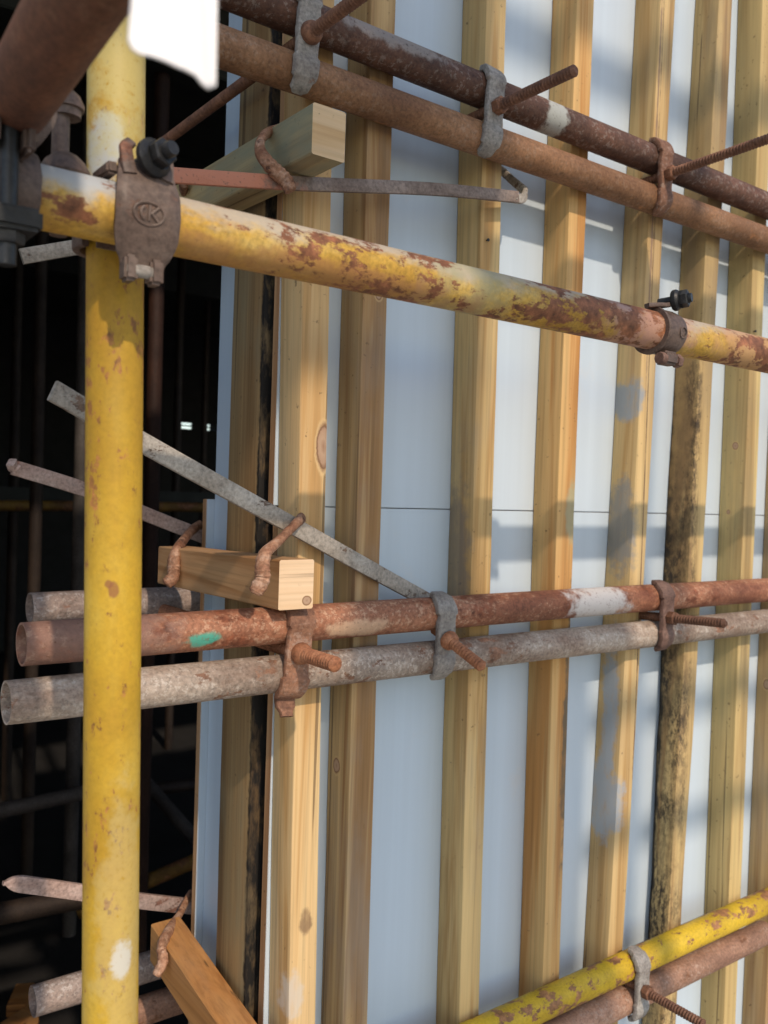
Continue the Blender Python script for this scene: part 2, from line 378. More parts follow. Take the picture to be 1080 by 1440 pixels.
def cyl(p0, p1, r, m=20, r1=None, upv=(0, 0, 1)):
    d = Vector(p1) - Vector(p0)
    if abs(d.normalized().dot(Vector(upv))) > .95: upv = (1, 0, 0)
    return sweep([p0, p1], lambda i, u: circ(r if i == 0 else (r1 or r), m), upv)
def lathe(p0, axis, prof, m=20):
    """prof: list of (distance along axis, radius)."""
    ax = Vector(axis).normalized(); p0 = Vector(p0)
    s = ax.orthogonal().normalized(); n = ax.cross(s); V = []; F = []
    for h, r in prof:
        V += [tuple(p0 + ax*h + (s*math.cos(2*math.pi*j/m) + n*math.sin(2*math.pi*j/m))*max(r, 1e-5)) for j in range(m)]
    for i in range(len(prof)-1):
        for j in range(m):
            k = (j+1) % m; F.append((i*m+j, i*m+k, (i+1)*m+k, (i+1)*m+j))
    F.append(tuple(range(m-1, -1, -1))); F.append(tuple((len(prof)-1)*m+j for j in range(m)))
    return V, F
def jitter(VF, amp, scale, seed=0):
    V = []
    for v in VF[0]:
        p = Vector(v); d = mnoise.noise_vector(p*scale + Vector((seed*3.1, seed*1.7, seed)))
        V.append(tuple(p + d*amp))
    return V, VF[1]

TR = .0242
def tube(name, p0, p1, mat, label, group=None, r=TR, wall=.0032, bow=.0015, seed=0, cat='tube', parent=None, seg=40):
    p0 = Vector(p0); p1 = Vector(p1); d = p1 - p0; L = d.length
    q = d.to_track_quat('X', 'Z') if abs(d.normalized().z) < .9 else d.to_track_quat('X', 'Y')
    n = max(10, int(L/.06)); V = []; F = []
    for i in range(n+1):
        x = L*i/n; oy = bow*math.sin(3.1*x+seed); oz = bow*math.sin(2.3*x+seed*2)
        for j in range(seg):
            a = 2*math.pi*j/seg
            rr = r*(1 + .006*mnoise.noise(Vector((x*9, math.cos(a)*1.2, math.sin(a)*1.2+seed))))
            if i in (0, n): rr -= .0006
            V.append((x, oy + rr*math.cos(a), oz + rr*math.sin(a)))
    for i in range(n):
        for j in range(seg):
            k = (j+1) % seg; F.append((i*seg+j, i*seg+k, (i+1)*seg+k, (i+1)*seg+j))
    base = len(V)                                     # bore
    for x, oy, oz in ((0, bow*math.sin(seed), bow*math.sin(seed*2)), (min(.25, L*.45), 0, 0), (L-min(.25, L*.45), 0, 0), (L, bow*math.sin(3.1*L+seed), bow*math.sin(2.3*L+seed*2))):
        V += [(x, oy + (r-wall)*math.cos(2*math.pi*j/seg), oz + (r-wall)*math.sin(2*math.pi*j/seg)) for j in range(seg)]
    for j in range(seg):
        k = (j+1) % seg
        F += [(j, base+j, base+k, k), (base+j, base+seg+j, base+seg+k, base+k),
              (n*seg+j, n*seg+k, base+3*seg+k, base+3*seg+j), (base+2*seg+j, base+3*seg+j, base+3*seg+k, base+2*seg+k)]
    F.append(tuple(base+seg+j for j in range(seg))); F.append(tuple(base+2*seg+j for j in range(seg-1, -1, -1)))
    me = bpy.data.meshes.new(name); me.from_pydata(V, [], F); me.materials.append(mat)
    for p in me.polygons: p.use_smooth = True
    if hasattr(me, 'set_sharp_from_angle'): me.set_sharp_from_angle(angle=R(40))
    o = bpy.data.objects.new(name, me); COL.objects.link(o)
    o.rotation_mode = 'QUATERNION'; o.rotation_quaternion = q; o.location = p0 + Vector((0, 0, H))
    return tagit(o, label, cat, group)

# ------------------------------------------------------------------ the setting
def struct(name, VF, mat):
    o = mesh_obj(name, VF[0], VF[1], mat, smooth=False); o['kind'] = 'structure'; return o
struct('ground', box(-150, 150, -150, 150, -H-.3, -H), M_CONC)
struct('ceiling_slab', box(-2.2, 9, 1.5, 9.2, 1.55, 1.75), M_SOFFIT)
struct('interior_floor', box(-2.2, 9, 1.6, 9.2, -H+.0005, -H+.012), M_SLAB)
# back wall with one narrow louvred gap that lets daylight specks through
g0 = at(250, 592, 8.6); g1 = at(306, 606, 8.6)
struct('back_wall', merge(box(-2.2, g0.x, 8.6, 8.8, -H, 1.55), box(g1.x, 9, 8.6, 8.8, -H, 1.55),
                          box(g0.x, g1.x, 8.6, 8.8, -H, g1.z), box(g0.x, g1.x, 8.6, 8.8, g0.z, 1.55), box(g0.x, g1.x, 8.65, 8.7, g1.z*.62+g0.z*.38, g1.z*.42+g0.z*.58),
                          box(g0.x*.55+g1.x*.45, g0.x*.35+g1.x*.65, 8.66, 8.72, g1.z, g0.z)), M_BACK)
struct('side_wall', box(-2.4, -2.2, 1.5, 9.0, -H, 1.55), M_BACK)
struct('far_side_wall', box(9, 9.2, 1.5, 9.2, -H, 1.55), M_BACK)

# ------------------------------------------------------------------ formwork panels
YP = 1.084
def sheet(name, x0, x1, y0, y1, z0, z1, label, edge_axis='x', face_mat=None):
    V, F = box(x0, x1, y0, y1, z0, z1, .0006)
    me_o = mesh_obj(name, V, F, None, origin=((x0+x1)/2, (y0+y1)/2, z0), smooth=False, mats=[face_mat or M_PANEL, M_EDGE])
    thin = 1 if (y1-y0) < (x1-x0) else 0
    for p in me_o.data.polygons:
        p.material_index = 0 if abs(p.normal[thin]) > .8 else 1
    return tagit(me_o, label, 'panel', 'film faced formwork panels')
sheet('formwork_panel', .6155, 2.441, YP, YP+.016, -.0244, 1.30, 'large blue grey formwork panel behind the studs, above the thin horizontal joint')
sheet('formwork_panel', .6245, 2.451, YP, YP+.016, -1.245, -.0258, 'large blue grey formwork panel behind the studs, below the thin horizontal joint')
sheet('formwork_panel', 2.456, 3.6, YP, YP+.016, -1.245, 1.30, 'blue grey formwork panel at the far right end of the run')
sheet('formwork_panel', .6455, .660, 1.121, 1.330, -H+.01, 1.30, 'narrow blue grey panel closing the end of the formwork')
sheet('formwork_panel', .660, 3.6, 1.3305, 1.3455, -.02, 1.30, 'upper formwork panel on the rear face of the wall')
sheet('formwork_panel', .632, 3.6, 1.3305, 1.3455, -1.245, -.022, 'lower formwork panel on the rear face with a bare orange edge')

# ------------------------------------------------------------------ studs
def stud(name, ctrl, mat, label, w=.043, d=.057, yf=1.027, z0=-H+.001, z1=1.28, seed=0, wane=0.0, wobble=.0012, group='vertical timber studs', cat='stud'):
    """ctrl: [(z, X of the front left corner)] ; cross-section w (X) by d (Y)."""
    ctrl = sorted(ctrl)
    def xl(z):
        if z <= ctrl[0][0]: a, b = ctrl[0], ctrl[1]
        elif z >= ctrl[-1][0]: a, b = ctrl[-2], ctrl[-1]
        else:
            for a, b in zip(ctrl, ctrl[1:]):
                if a[0] <= z <= b[0]: break
        t = (z-a[0])/(b[0]-a[0]); return a[1] + (b[1]-a[1])*t
    n = 44; V = []; F = []; xm = xl(0)+w/2; m = 12
    for i in range(n+1):
        z = z0 + (z1-z0)*i/n; x0 = xl(z)
        nz = lambda k: mnoise.noise(Vector((k*7.3+seed*11.1, z*2.1, seed*3.7)))
        nf = lambda k: mnoise.noise(Vector((k*5.1+seed*4.1, z*9.0, seed*1.3)))
        xa = x0 + nz(1)*wobble*1.5 + nf(1)*wobble*.5; xb = x0 + w + nz(2)*wobble*1.5 + nf(2)*wobble*.5
        ya = yf + nz(3)*wobble; yb = yf + d - .0006
        wn_ = 0
        if wane: wn_ = wane*max(0.0, min(1.0, (-.18 - z)/.35))*(.75+.35*nf(4)) if z < -.18 else 0
        bv = .0022 + .0012*nf(5)
        pts = [(xa, ya+bv), (xa+bv*.3, ya+bv*.3), (xa+bv, ya), (xb-bv, ya), (xb-bv*.3, ya+bv*.3), (xb, ya+bv),
               (xb, yb-bv), (xb-bv*.3, yb-bv*.3), (xb-bv, yb), (xa+bv+wn_*1.1, yb), (xa+bv*.3+wn_*.6, yb-bv*.3-wn_*.7), (xa, yb-bv-wn_*1.8)]
        V += [(px, py, z) for px, py in pts]
    for i in range(n):
        for j in range(m):
            k = (j+1) % m; F.append((i*m+j, i*m+k, (i+1)*m+k, (i+1)*m+j))
    F.append(tuple(range(m-1, -1, -1))); F.append(tuple(n*m+j for j in range(m)))
    o = mesh_obj(name, V, F, mat, origin=(xm, yf+d/2, z0), smooth=True, angle=30)
    return tagit(o, label, cat, group)
stud('timber_stud', [(.074, .619), (-.496, .628)], WOODS['knot'], 'pale timber stud with an oval knot standing at the open end of the formwork', w=.044, seed=1)
stud('timber_stud', [(.08, .717), (-.516, .7205)], WOODS['brown'], 'brown sided timber stud next to the one with the oval knot', w=.043, seed=2)
stud('timber_stud', [(.094, .936), (-.565, .9435)], WOODS['clamp'], 'timber stud caught by the bent end of the upper flat clamp bar', seed=3)
stud('timber_stud', [(.769, 1.130), (.107, 1.129), (-.607, 1.135)], WOODS['orange'], 'straight orange grained timber stud between the clamped stud and the cement smeared one', seed=4)
stud('timber_stud', [(.841, 1.349), (.12, 1.336), (-.646, 1.314)], WOODS['cement'], 'leaning timber stud smeared with grey cement and split down its front', seed=5)
stud('timber_stud', [(.901, 1.531), (.132, 1.514), (-.685, 1.491)], WOODS['mould'], 'warped timber stud black with mould along its side', w=.045, seed=6, wane=.016, wobble=.0035)
stud('timber_stud', [(.951, 1.681), (.144, 1.688), (-.729, 1.694)], WOODS['green'], 'greenish timber stud just right of the black mouldy one', w=.046, seed=7)
stud('timber_stud', [(.951, 1.868), (-.729, 1.862)], WOODS['brown'], 'brown timber stud at the right edge, second past the black mouldy one', seed=8)
for k, x in enumerate((2.06, 2.25, 2.45, 2.66)):
    stud('timber_stud', [(1, x), (-1, x+.006)], WOODS[('plain', 'clamp', 'green', 'plain')[k]],
         'timber stud farther along the formwork beyond the brown one', seed=20+k)
def nail(st, p, axis, bend=0.0):
    ax = Vector(axis).normalized(); p = Vector(p); e = p + ax*.004
    pth = [p - ax*.004, p + ax*.001, e + Vector((0, 0, -bend))]
    VF = merge(sweep(smooth_path(pth, 3), lambda i, u: circ(.0012, 6), (.3, .2, 1)), lathe(pth[-1], ax, [(0, .0026), (.0008, .0026)], 8))
    mesh_obj('nail', VF[0], VF[1], M_BLACK, origin=st.location - Vector((0, 0, H)), parent=st)
studs = [q for q in bpy.data.objects if q.name.startswith('timber_stud')]; studs.sort(key=lambda q: q.location.x)
for i_, px, py, ax, bd in ((6, 1060, 466, (0, -1, 0), .0), (5, 996, 255, (0, -1, 0), 0), (2, 684, 338, (0, -1, 0), 0)):
    nail(studs[i_], at(px, py, 1.027) if ax[0] == 0 else at(px, py, 1.060), ax, bd)
# the end face of the formwork
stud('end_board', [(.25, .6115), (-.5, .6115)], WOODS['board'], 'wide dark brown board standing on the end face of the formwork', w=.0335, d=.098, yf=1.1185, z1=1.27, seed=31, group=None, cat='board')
for k, x in enumerate((.72, 1.2, 1.7)):
    stud('rear_stud', [(1, x), (-1, x)], WOODS['plain'], 'timber stud on the rear face of the formwork', yf=1.346, d=.050, seed=40+k, group='rear studs')

# ------------------------------------------------------------------ steel tubes
tube('steel_tube', (.42, 1.0, .602), (2.6, 1.0, .602), M_RUST_TU, 'dark rusty steel tube, upper of the top pair, spotted with cement', seed=1)
tube('steel_tube', (.40, 1.0, .532), (2.6, 1.0, .532), M_RUST_TL, 'light brown rusty steel tube, lower of the top pair across the studs', seed=2)
tube('steel_tube', (.262, 1.0, -.178), (2.5, 1.0, -.178), M_RUST_MU, 'orange rusty steel tube with white and turquoise paint spots, at mid height', seed=3)
tube('steel_tube', (.247, 1.0, -.2415), (2.5, 1.0, -.2415), M_RUST_ML, 'speckled grey steel tube just under the orange rusty tube', seed=4)
tube('steel_tube', (.43, 1.0, -.8465), (2.5, 1.0, -.8465), M_BOTY, 'chipped yellow steel tube crossing the studs near the bottom', seed=5)
tube('steel_tube', (.50, 1.0, -.911), (1.79, 1.0, -.911), M_RUST_BR, 'pinkish rusty steel tube just under the chipped yellow one', seed=6)
tube('steel_tube', (.384, 1.424, -.2), (2.5, 1.424, -.2), M_RUST_REAR, 'pale grey tube end behind the formwork, beside the orange timber block', seed=7)
tube('steel_tube', (.403, 1.424, -.822), (2.5, 1.424, -.822), M_RUST_REAR, 'pale grey open tube end behind the lowest timber block', seed=8)
tube('steel_tube', (.52, 1.424, -.895), (2.5, 1.424, -.895), M_RUST_BR, 'short showing rusty tube just below the pale grey open tube end', seed=9)

tube('scaffold_standard', POLE0, POLE1, M_POLE, 'bright yellow painted upright scaffold post', cat='scaffold post', seed=2, bow=.0004)
tube('scaffold_ledger', (-.25, .712, .2155), (2.5, .712, .2155), M_LEDGER, 'patchy yellow scaffold tube clamped across the yellow post', cat='scaffold tube', seed=3, bow=.0008)
tube('scaffold_putlog', (.1665, .70, .2695), (.147, .34, .2695), M_PUTLOG, 'dark red rusty scaffold tube resting on the yellow cross tube', cat='scaffold tube', seed=5)

# ------------------------------------------------------------------ timber blocks
def block(name, x0, x1, ya, za0, za1, yb, zb0, zb1, mat, label, seed, end=None):
    """front end at ya with z range za0..za1, back end at yb."""
    n = 10; V = []; F = []; bv = .0018
    for i in range(n+1):
        t = i/n; y = ya + (yb-ya)*t; z0 = za0 + (zb0-za0)*t; z1 = za1 + (zb1-za1)*t
        nf = lambda k: .0008*mnoise.noise(Vector((k*9.1+seed*5, y*8, seed)))
        a, b_, c, d = x0+nf(1), x1+nf(2), z0+nf(3), z1+nf(4)
        V += [(a, y, c+bv), (a, y, d-bv), (a+bv, y, d), (b_-bv, y, d), (b_, y, d-bv), (b_, y, c+bv), (b_-bv, y, c), (a+bv, y, c)]
    for i in range(n):
        for j in range(8):
            k = (j+1) % 8; F.append((i*8+j, i*8+k, (i+1)*8+k, (i+1)*8+j))
    F.append(tuple(range(8))); F.append(tuple(n*8+j for j in range(8)))
    fm = [0]*(len(F)-2) + [1, 1]
    o = mesh_obj(name, V, F, None, origin=((x0+x1)/2, (ya+yb)/2, min(za0, zb0)), mats=[mat, end or W_END], fm=fm, angle=30)
    return tagit(o, label, 'timber block')
block('timber_block', .5555, .6025, .913, .398, .459, 1.345, .402, .463, W_BLOCK_T, 'greenish grey timber block end sticking out under the top tubes', 1)
block('timber_block', .5535, .6035, .955, -.1515, -.089, 1.335, -.157, -.098, W_BLOCK_M, 'orange timber block with a bright sawn end lying on the orange rusty tube', 2, W_END_M)
block('timber_block', .554, .603, .955, -.817, -.757, 1.325, -.757, -.698, W_BLOCK_B, 'reddish tilted timber block below, sloping down beside the end board', 3)

# ------------------------------------------------------------------ wall tie clamps
def threaded(p0, p1, r=.0074, pitch=.0056, m=12):
    p0 = Vector(p0); p1 = Vector(p1); L = (p1-p0).length; n = int(L/pitch); prof = [(0, r*.55), (.0012, r*.84)]
    for i in range(n):
        h = .0015 + i*pitch; prof += [(h, r*.84), (h+pitch*.30, r*1.12), (h+pitch*.50, r*1.12), (h+pitch*.85, r*.84)]
    prof += [(L, r*.55)]
    return lathe(p0, p1-p0, [q for q in prof if q[0] <= L], m)
def hexnut(c, axis, r, h, m=6):
    return lathe(c, axis, [(0, r*.92), (h*.12, r), (h*.88, r), (h, r*.88)], m)
def tie_clamp(cx, zu, zl, mat, rodmat, label, rod_out, tilt=0., rod_tilt=(0, 0), rod_in=1.12, zc=None, length=1.0, wid=1.0, seed=0, nut='hex', droop=0.0, rr=.0074):
    Yt = 1.0; r_ = TR + .0056; zm = (zu+zl)/2 if zc is None else zc
    pts = []
    for a in (92, 74, 52, 28, 4, -20): pts.append((Yt - r_*math.cos(R(a)), zu + r_*math.sin(R(a))))
    pts += [(Yt-.0285, zm+.006), (Yt-.0285, zm-.006)]
    for a in (20, -4, -28, -52, -74): pts.append((Yt - r_*math.cos(R(a)), zl + r_*math.sin(R(a))))
    if droop: pts.append((Yt - r_*1.05 + .012, zl - r_ - droop))
    path = smooth_path([(cx + tilt*(z-zm), y, z) for y, z in pts], 4)
    n = len(path)
    def sec(i, u):
        c = abs(u-.5)*2
        hw = (.0165 - .0045*c + (.0035 if c > .35 and c < .75 else 0) - (.004 if c > .93 else 0))*wid
        ht = .0050*(1 - .25*max(0, c-.8)/.2)
        return rrect(hw, ht, .0025)
    base = (cx, Yt-.03, zm)
    rt_ = root('tie_clamp', base, label, 'clamp', 'forged wall tie clamps')
    part('saddle', jitter(sweep(path, sec, (0, 1, .001)), .0008, 90, seed), mat, rt_)
    ax = Vector((rod_tilt[0], -1, rod_tilt[1])).normalized()
    c0 = Vector((cx, Yt-.0335, zm))
    if nut == 'hex': part('nut', hexnut(c0, ax, .0125, .014), rodmat, rt_)
    else: part('nut', lathe(c0, ax, [(0, .0135), (.003, .0145), (.010, .013), (.014, .0095)], 18), rodmat, rt_)
    part('threaded_rod', threaded(c0 - ax*(rod_in-c0.y), c0 + ax*(c0.y-rod_out), rr), rodmat, rt_)
    return rt_
tie_clamp(.580, .602, .532, M_CLAMP_G, M_ROD, 'grey forged clamp above the greenish grey timber block, rust red rod', .835, tilt=.03, rod_in=1.50, seed=1, nut='round')
tie_clamp(.9005, .602, .532, M_CLAMP_G, M_ROD, 'grey forged clamp with brown rod on top tubes beside the cement blob', .815, tilt=.05, seed=2)
tie_clamp(1.310, .602, .532, M_CLAMP_R, M_ROD, 'orange brown forged clamp with a long rod on the top tubes', .770, tilt=-.04, seed=3, rod_tilt=(0, .035))
tie_clamp(.594, -.178, -.2415, M_CLAMP_R, M_RODO, 'pinkish rusty clamp with short thick rod, right under the orange block', .882, tilt=.10, rod_in=1.50, seed=4, nut='round', droop=.022, wid=1.12, rr=.0088)
tie_clamp(.842, -.178, -.2415, M_CLAMP_G, M_RODO, 'pale grey clamp on the middle tubes with a rod bent downwards', .885, tilt=.02, seed=5, rod_tilt=(0, -.36), rod_in=1.0, nut='round')
tie_clamp(1.366, -.178, -.2415, M_CLAMP_D, M_ROD, 'dark brown clamp on the middle tubes in front of the mouldy stud', .853, tilt=-.03, seed=6, rod_tilt=(0, .05))
tie_clamp(1.337, -.8465, -.911, M_CLAMP_G, M_ROD, 'greyish clamp with a thin rod on the lowest yellow tube', .845, tilt=.03, seed=7)

# ------------------------------------------------------------------ step clamps (flat bar with a sliding hook)
def flatbar(pts, hw, ht, upv=(0, 0, 1), tip=None, sub=8):
    path = smooth_path(pts, sub); n = len(path)
    def sec(i, u):
        k = 1.0; h = ht
        if tip and u < tip[0]:
            k = tip[1] + (1-tip[1])*max(0.0, min(1.0, (u/tip[0]-.30)/.55))
        return [(b, a) for a, b in rrect(hw*k, h, min(h, hw)*.35)]
    return sweep(path, sec, upv)
def hook(pts, r, seed=0, flat=1.0):
    path = smooth_path(pts, 5); n = len(path)
    def sec(i, u):
        e = .78 + .30*min(1, max(0, (u-.30)/.25)) - .30*max(0, (u-.92)/.08)
        ridge = .07*(1 if i % 2 else -1) if u > .5 else 0
        return [(a*1.12, b_) for a, b_ in circ(r*(e+ridge), 12, r*(e+ridge)*.86)]
    return jitter(sweep(path, sec, (1, .3, .2)), .0010, 70, seed)
def step_clamp(loc, label):
    return root('step_clamp', loc, label, 'step clamp', 'flat bar step clamps')

# upper front clamp: bar rises to the right and hooks round the third stud
c = step_clamp((.58, .985, .385), 'flat clamp bar with a red left half under the greenish timber block')
bp = [(.395, .978, .352), (.58, .985, .3865), (.80, .993, .432), (.955, 1.000, .4585), (.986, 1.004, .4645)]
part('bar', flatbar(bp, .0088, .0035), M_BAR_R, c)
part('bent_end', jitter(sweep(smooth_path([(.980, 1.003, .4635), at(725, 279, 1.005), at(735, 279, 1.010), at(738, 270, 1.018), at(729, 261, 1.034), at(716, 250, 1.054), at(704, 238, 1.072)], 6), lambda i, u: rrect(.0042, .0080*(1-.25*u), .003), (0, 0, 1)), .0006, 100, 2), M_BAR_G, c)
hk = [at(392, 182, 1.055), at(372, 190, 1.000), at(365, 208, .985), at(374, 226, .975), at(390, 243, .972), at(403, 256, .968), at(409, 270, .965)]
part('sliding_hook', hook(hk, .0082, 1), M_HOOK, c)

# middle front clamp: long bar falling to the right
c = step_clamp((.56, .99, -.03), 'long pale flat bar slanting down to the orange rusty tube')
part('bar', flatbar([at(74, 549, .955), at(205, 625, .975), at(400, 733, 1.003), at(520, 800, 1.0165), at(604, 846, 1.046)], .0115, .0035), M_BAR_G, c)
hk = [at(424, 729, 1.012), at(417, 735, .992), at(395, 758, .968), at(373, 778, .952), at(369, 800, .945), at(369, 815, .944), at(358, 835, .945)]
part('sliding_hook', hook(hk, .0088, 2), M_HOOK, c)

# middle rear clamp
c = step_clamp((.52, 1.40, -.03), 'short pinkish flat bar behind the orange timber block')
part('bar', flatbar([at(18, 657, 1.40), at(130, 692, 1.40), at(215, 727, 1.40), at(300, 760, 1.40), at(420, 806, 1.40)], .0115, .0035), M_BAR_P, c)
part('bent_tip', flatbar([at(16, 650, 1.395), at(19, 657, 1.40), at(24, 661, 1.40)], .008, .006), M_BAR_P, c)
hk = [at(281, 738, 1.385), at(272, 744, 1.362), at(257, 761, 1.30), at(246, 780, 1.262), at(244, 800, 1.255), at(243, 812, 1.25), at(233, 822, 1.25)]
part('sliding_hook', hook(hk, .0092, 3), M_HOOK, c)

# lower rear clamp with a pinched tip
c = step_clamp((.5, 1.40, -.66), 'pale flat bar with a pinched pointed tip behind the lowest timber block')
part('bar', flatbar([at(4, 1242, 1.40), at(30, 1243, 1.40), at(130, 1257, 1.40), at(200, 1267, 1.40), at(275, 1275, 1.40), at(380, 1285, 1.40)], .0125, .0045, tip=(.22, .22)), M_BAR_P, c)
hk = [at(268, 1256, 1.392), at(263, 1265, 1.378), at(250, 1290, 1.34), at(236, 1312, 1.290), at(227, 1332, 1.262), at(229, 1352, 1.25), at(219, 1372, 1.245)]
part('sliding_hook', hook(hk, .0078, 4), M_HOOK, c)

# upper rear clamp, only its tip shows
c = step_clamp((.45, 1.40, .36), 'speckled grey flat bar tip under the yellow cross tube, left of the post')
part('bar', flatbar([at(30, 361, 1.40), at(118, 346, 1.40), at(200, 332, 1.40), at(330, 310, 1.40)], .0115, .0035), M_BAR_G, c)
hk = [at(262, 292, 1.375), at(262, 284, 1.352), at(258, 262, 1.262), at(256, 240, 1.25)]
part('sliding_hook', hook(hk, .0075, 5), M_HOOK, c)

# ------------------------------------------------------------------ scaffold couplers
def bolt_assembly(c0, ax, rt_, stub=.026, dome=.0155):
    ax = Vector(ax).normalized(); c0 = Vector(c0)
    part('flange_nut', merge(lathe(c0, ax, [(-.002, dome*.9), (0, dome), (.004, dome), (.007, dome*.82), (.009, .0115)], 24), hexnut(c0+ax*.008, ax, .0112, .010)), M_BLACK, rt_)
    part('bolt', lathe(c0-ax*.02, ax, [(0, .006), (.02+.016, .006), (.021+stub-.004, .0066), (.02+stub, .0055)], 16), M_BLACK, rt_)

def cap_coupler(cx, yl, zl, label):
    rt_ = root('scaffold_coupler', (cx, yl, zl), label, 'coupler', 'scaffold couplers')
    prof = [(-.0225, .037, .0215), (-.0265, .029, .0235), (-.0305, .018, .0252), (-.0328, .006, .0265), (-.0328, -.006, .0268), (-.0305, -.018, .0262), (-.0265, -.029, .0235), (-.0235, -.036, .0195), (-.0215, -.043, .0175), (-.0195, -.049, .0155)]
    path = smooth_path([(cx+.0005, yl+a, zl+b) for a, b, w in prof], 4); ws = smooth_path([(w, 0, 0) for a, b, w in prof], 4)
    V, F = [], []
    m = 14; n = len(path)
    for lay in (0, 1):
        for i, p in enumerate(path):
            hw = ws[i].x
            t = (path[min(i+1, n-1)] - path[max(i-1, 0)]).normalized(); nrm = Vector((0, -abs(t.z), t.y if t.z < 0 else -t.y)).normalized()
            for j in range(m+1):
                s = -1 + 2*j/m
                rimdrop = .0035*max(0, (abs(s)-.72)/.28)**2
                off = (0 if lay == 0 else -.0055) - (rimdrop if lay == 0 else 0)
                V.append(tuple(p + Vector((s*hw, 0, 0)) + nrm*off))
    K = n*(m+1); idx = lambda l, i, j: l*K + i*(m+1) + j
    for i in range(n-1):
        for j in range(m):
            F.append((idx(0, i, j), idx(0, i, j+1), idx(0, i+1, j+1), idx(0, i+1, j))); F.append((idx(1, i, j), idx(1, i+1, j), idx(1, i+1, j+1), idx(1, i, j+1)))
        F.append((idx(0, i, 0), idx(0, i+1, 0), idx(1, i+1, 0), idx(1, i, 0))); F.append((idx(0, i, m), idx(1, i, m), idx(1, i+1, m), idx(0, i+1, m)))
    for j in range(m):
        F.append((idx(0, 0, j), idx(1, 0, j), idx(1, 0, j+1), idx(0, 0, j+1))); F.append((idx(0, n-1, j), idx(0, n-1, j+1), idx(1, n-1, j+1), idx(1, n-1, j)))
    cap = part('cap', jitter((V, F), .0007, 110, 3), M_COUPLER, rt_)
    for sx in (-1, 1):          # fork that holds the bolt
        pp = smooth_path([(cx+sx*.0150, yl-.0255, zl+.026), (cx+sx*.0165, yl-.0235, zl+.038), (cx+sx*.0160, yl-.0200, zl+.048), (cx+sx*.0110, yl-.0165, zl+.0545)], 5)
        part('fork_prong', jitter(sweep(pp, lambda i, u: rrect(.0040*(1-.45*u), .0058*(1-.2*u), .002), (1, 0, 0)), .0006, 120, sx), M_COUPLER, rt_)
    bolt_assembly((cx+.003, yl-.026, zl+.042), (.30, -1, .16), rt_)
    # slot and hinge pin at the foot
    for sx in (-1, 1):
        part('hinge_lug', jitter(box(cx+sx*.0105-.0055-.001, cx+sx*.0105+.0055-.001, yl-.0285, yl-.012, zl-.0565, zl-.036, .0025), .0007, 120, 4), M_COUPLER, rt_)
    part('hinge_pin', lathe((cx-.015, yl-.0225, zl-.047), (1, 0, 0), [(0, .0045), (.001, .0052), (.027, .0052), (.028, .0045)], 14), M_CLAMP_G, rt_)
    # saddle behind: collar round the post
    px = .2675
    arc = [(px+.0295*math.cos(R(a)), .765+.0295*math.sin(R(a)), zl+.002) for a in range(-30, 213, 9)]
    part('post_collar', sweep(arc, lambda i, u: rrect(.0035, .021, .002), (0, 0, 1)), M_COUPLER, rt_)
    part('saddle', merge(box(cx-.022, cx+.022, yl+.025, yl+.0275, zl-.022, zl+.026), box(cx-.030, cx-.020, yl-.018, yl+.018, zl+.0265, zl+.036, .002)), M_COUPLER, rt_)
    # raised emblem: oval with a round letter and a K
    Rf = .0335
    def on(x, z):
        return (cx+x, yl - math.sqrt(max(1e-6, Rf*Rf - z*z)) - .0003, zl+z)
    ring = [on(-.001+.0125*math.cos(2*math.pi*k/28), -.0035+.0088*math.sin(2*math.pi*k/28)) for k in range(29)]
    strokes = [ring, [on(-.0025-.0052*math.cos(R(a)), -.0035+.0054*math.sin(R(a))) for a in range(-60, 61, 15)],
               [on(-.0008, -.0090), on(-.0006, -.0030), on(-.0004, .0030)], [on(.0068, .0022), on(.0035, -.001), on(.0006, -.0038)], [on(.0012, -.0034), on(.0040, -.0060), on(.0068, -.0088)]]
    VF = merge(*[sweep(s, lambda i, u: circ(.0013, 8), (0, 1, 0)) for s in strokes])
    part('raised_emblem', VF, M_COUPLER, rt_, parent=cap)
    return rt_
cap_coupler(.267, .712, .2155, 'brown iron coupler with a raised oval emblem on the yellow post')

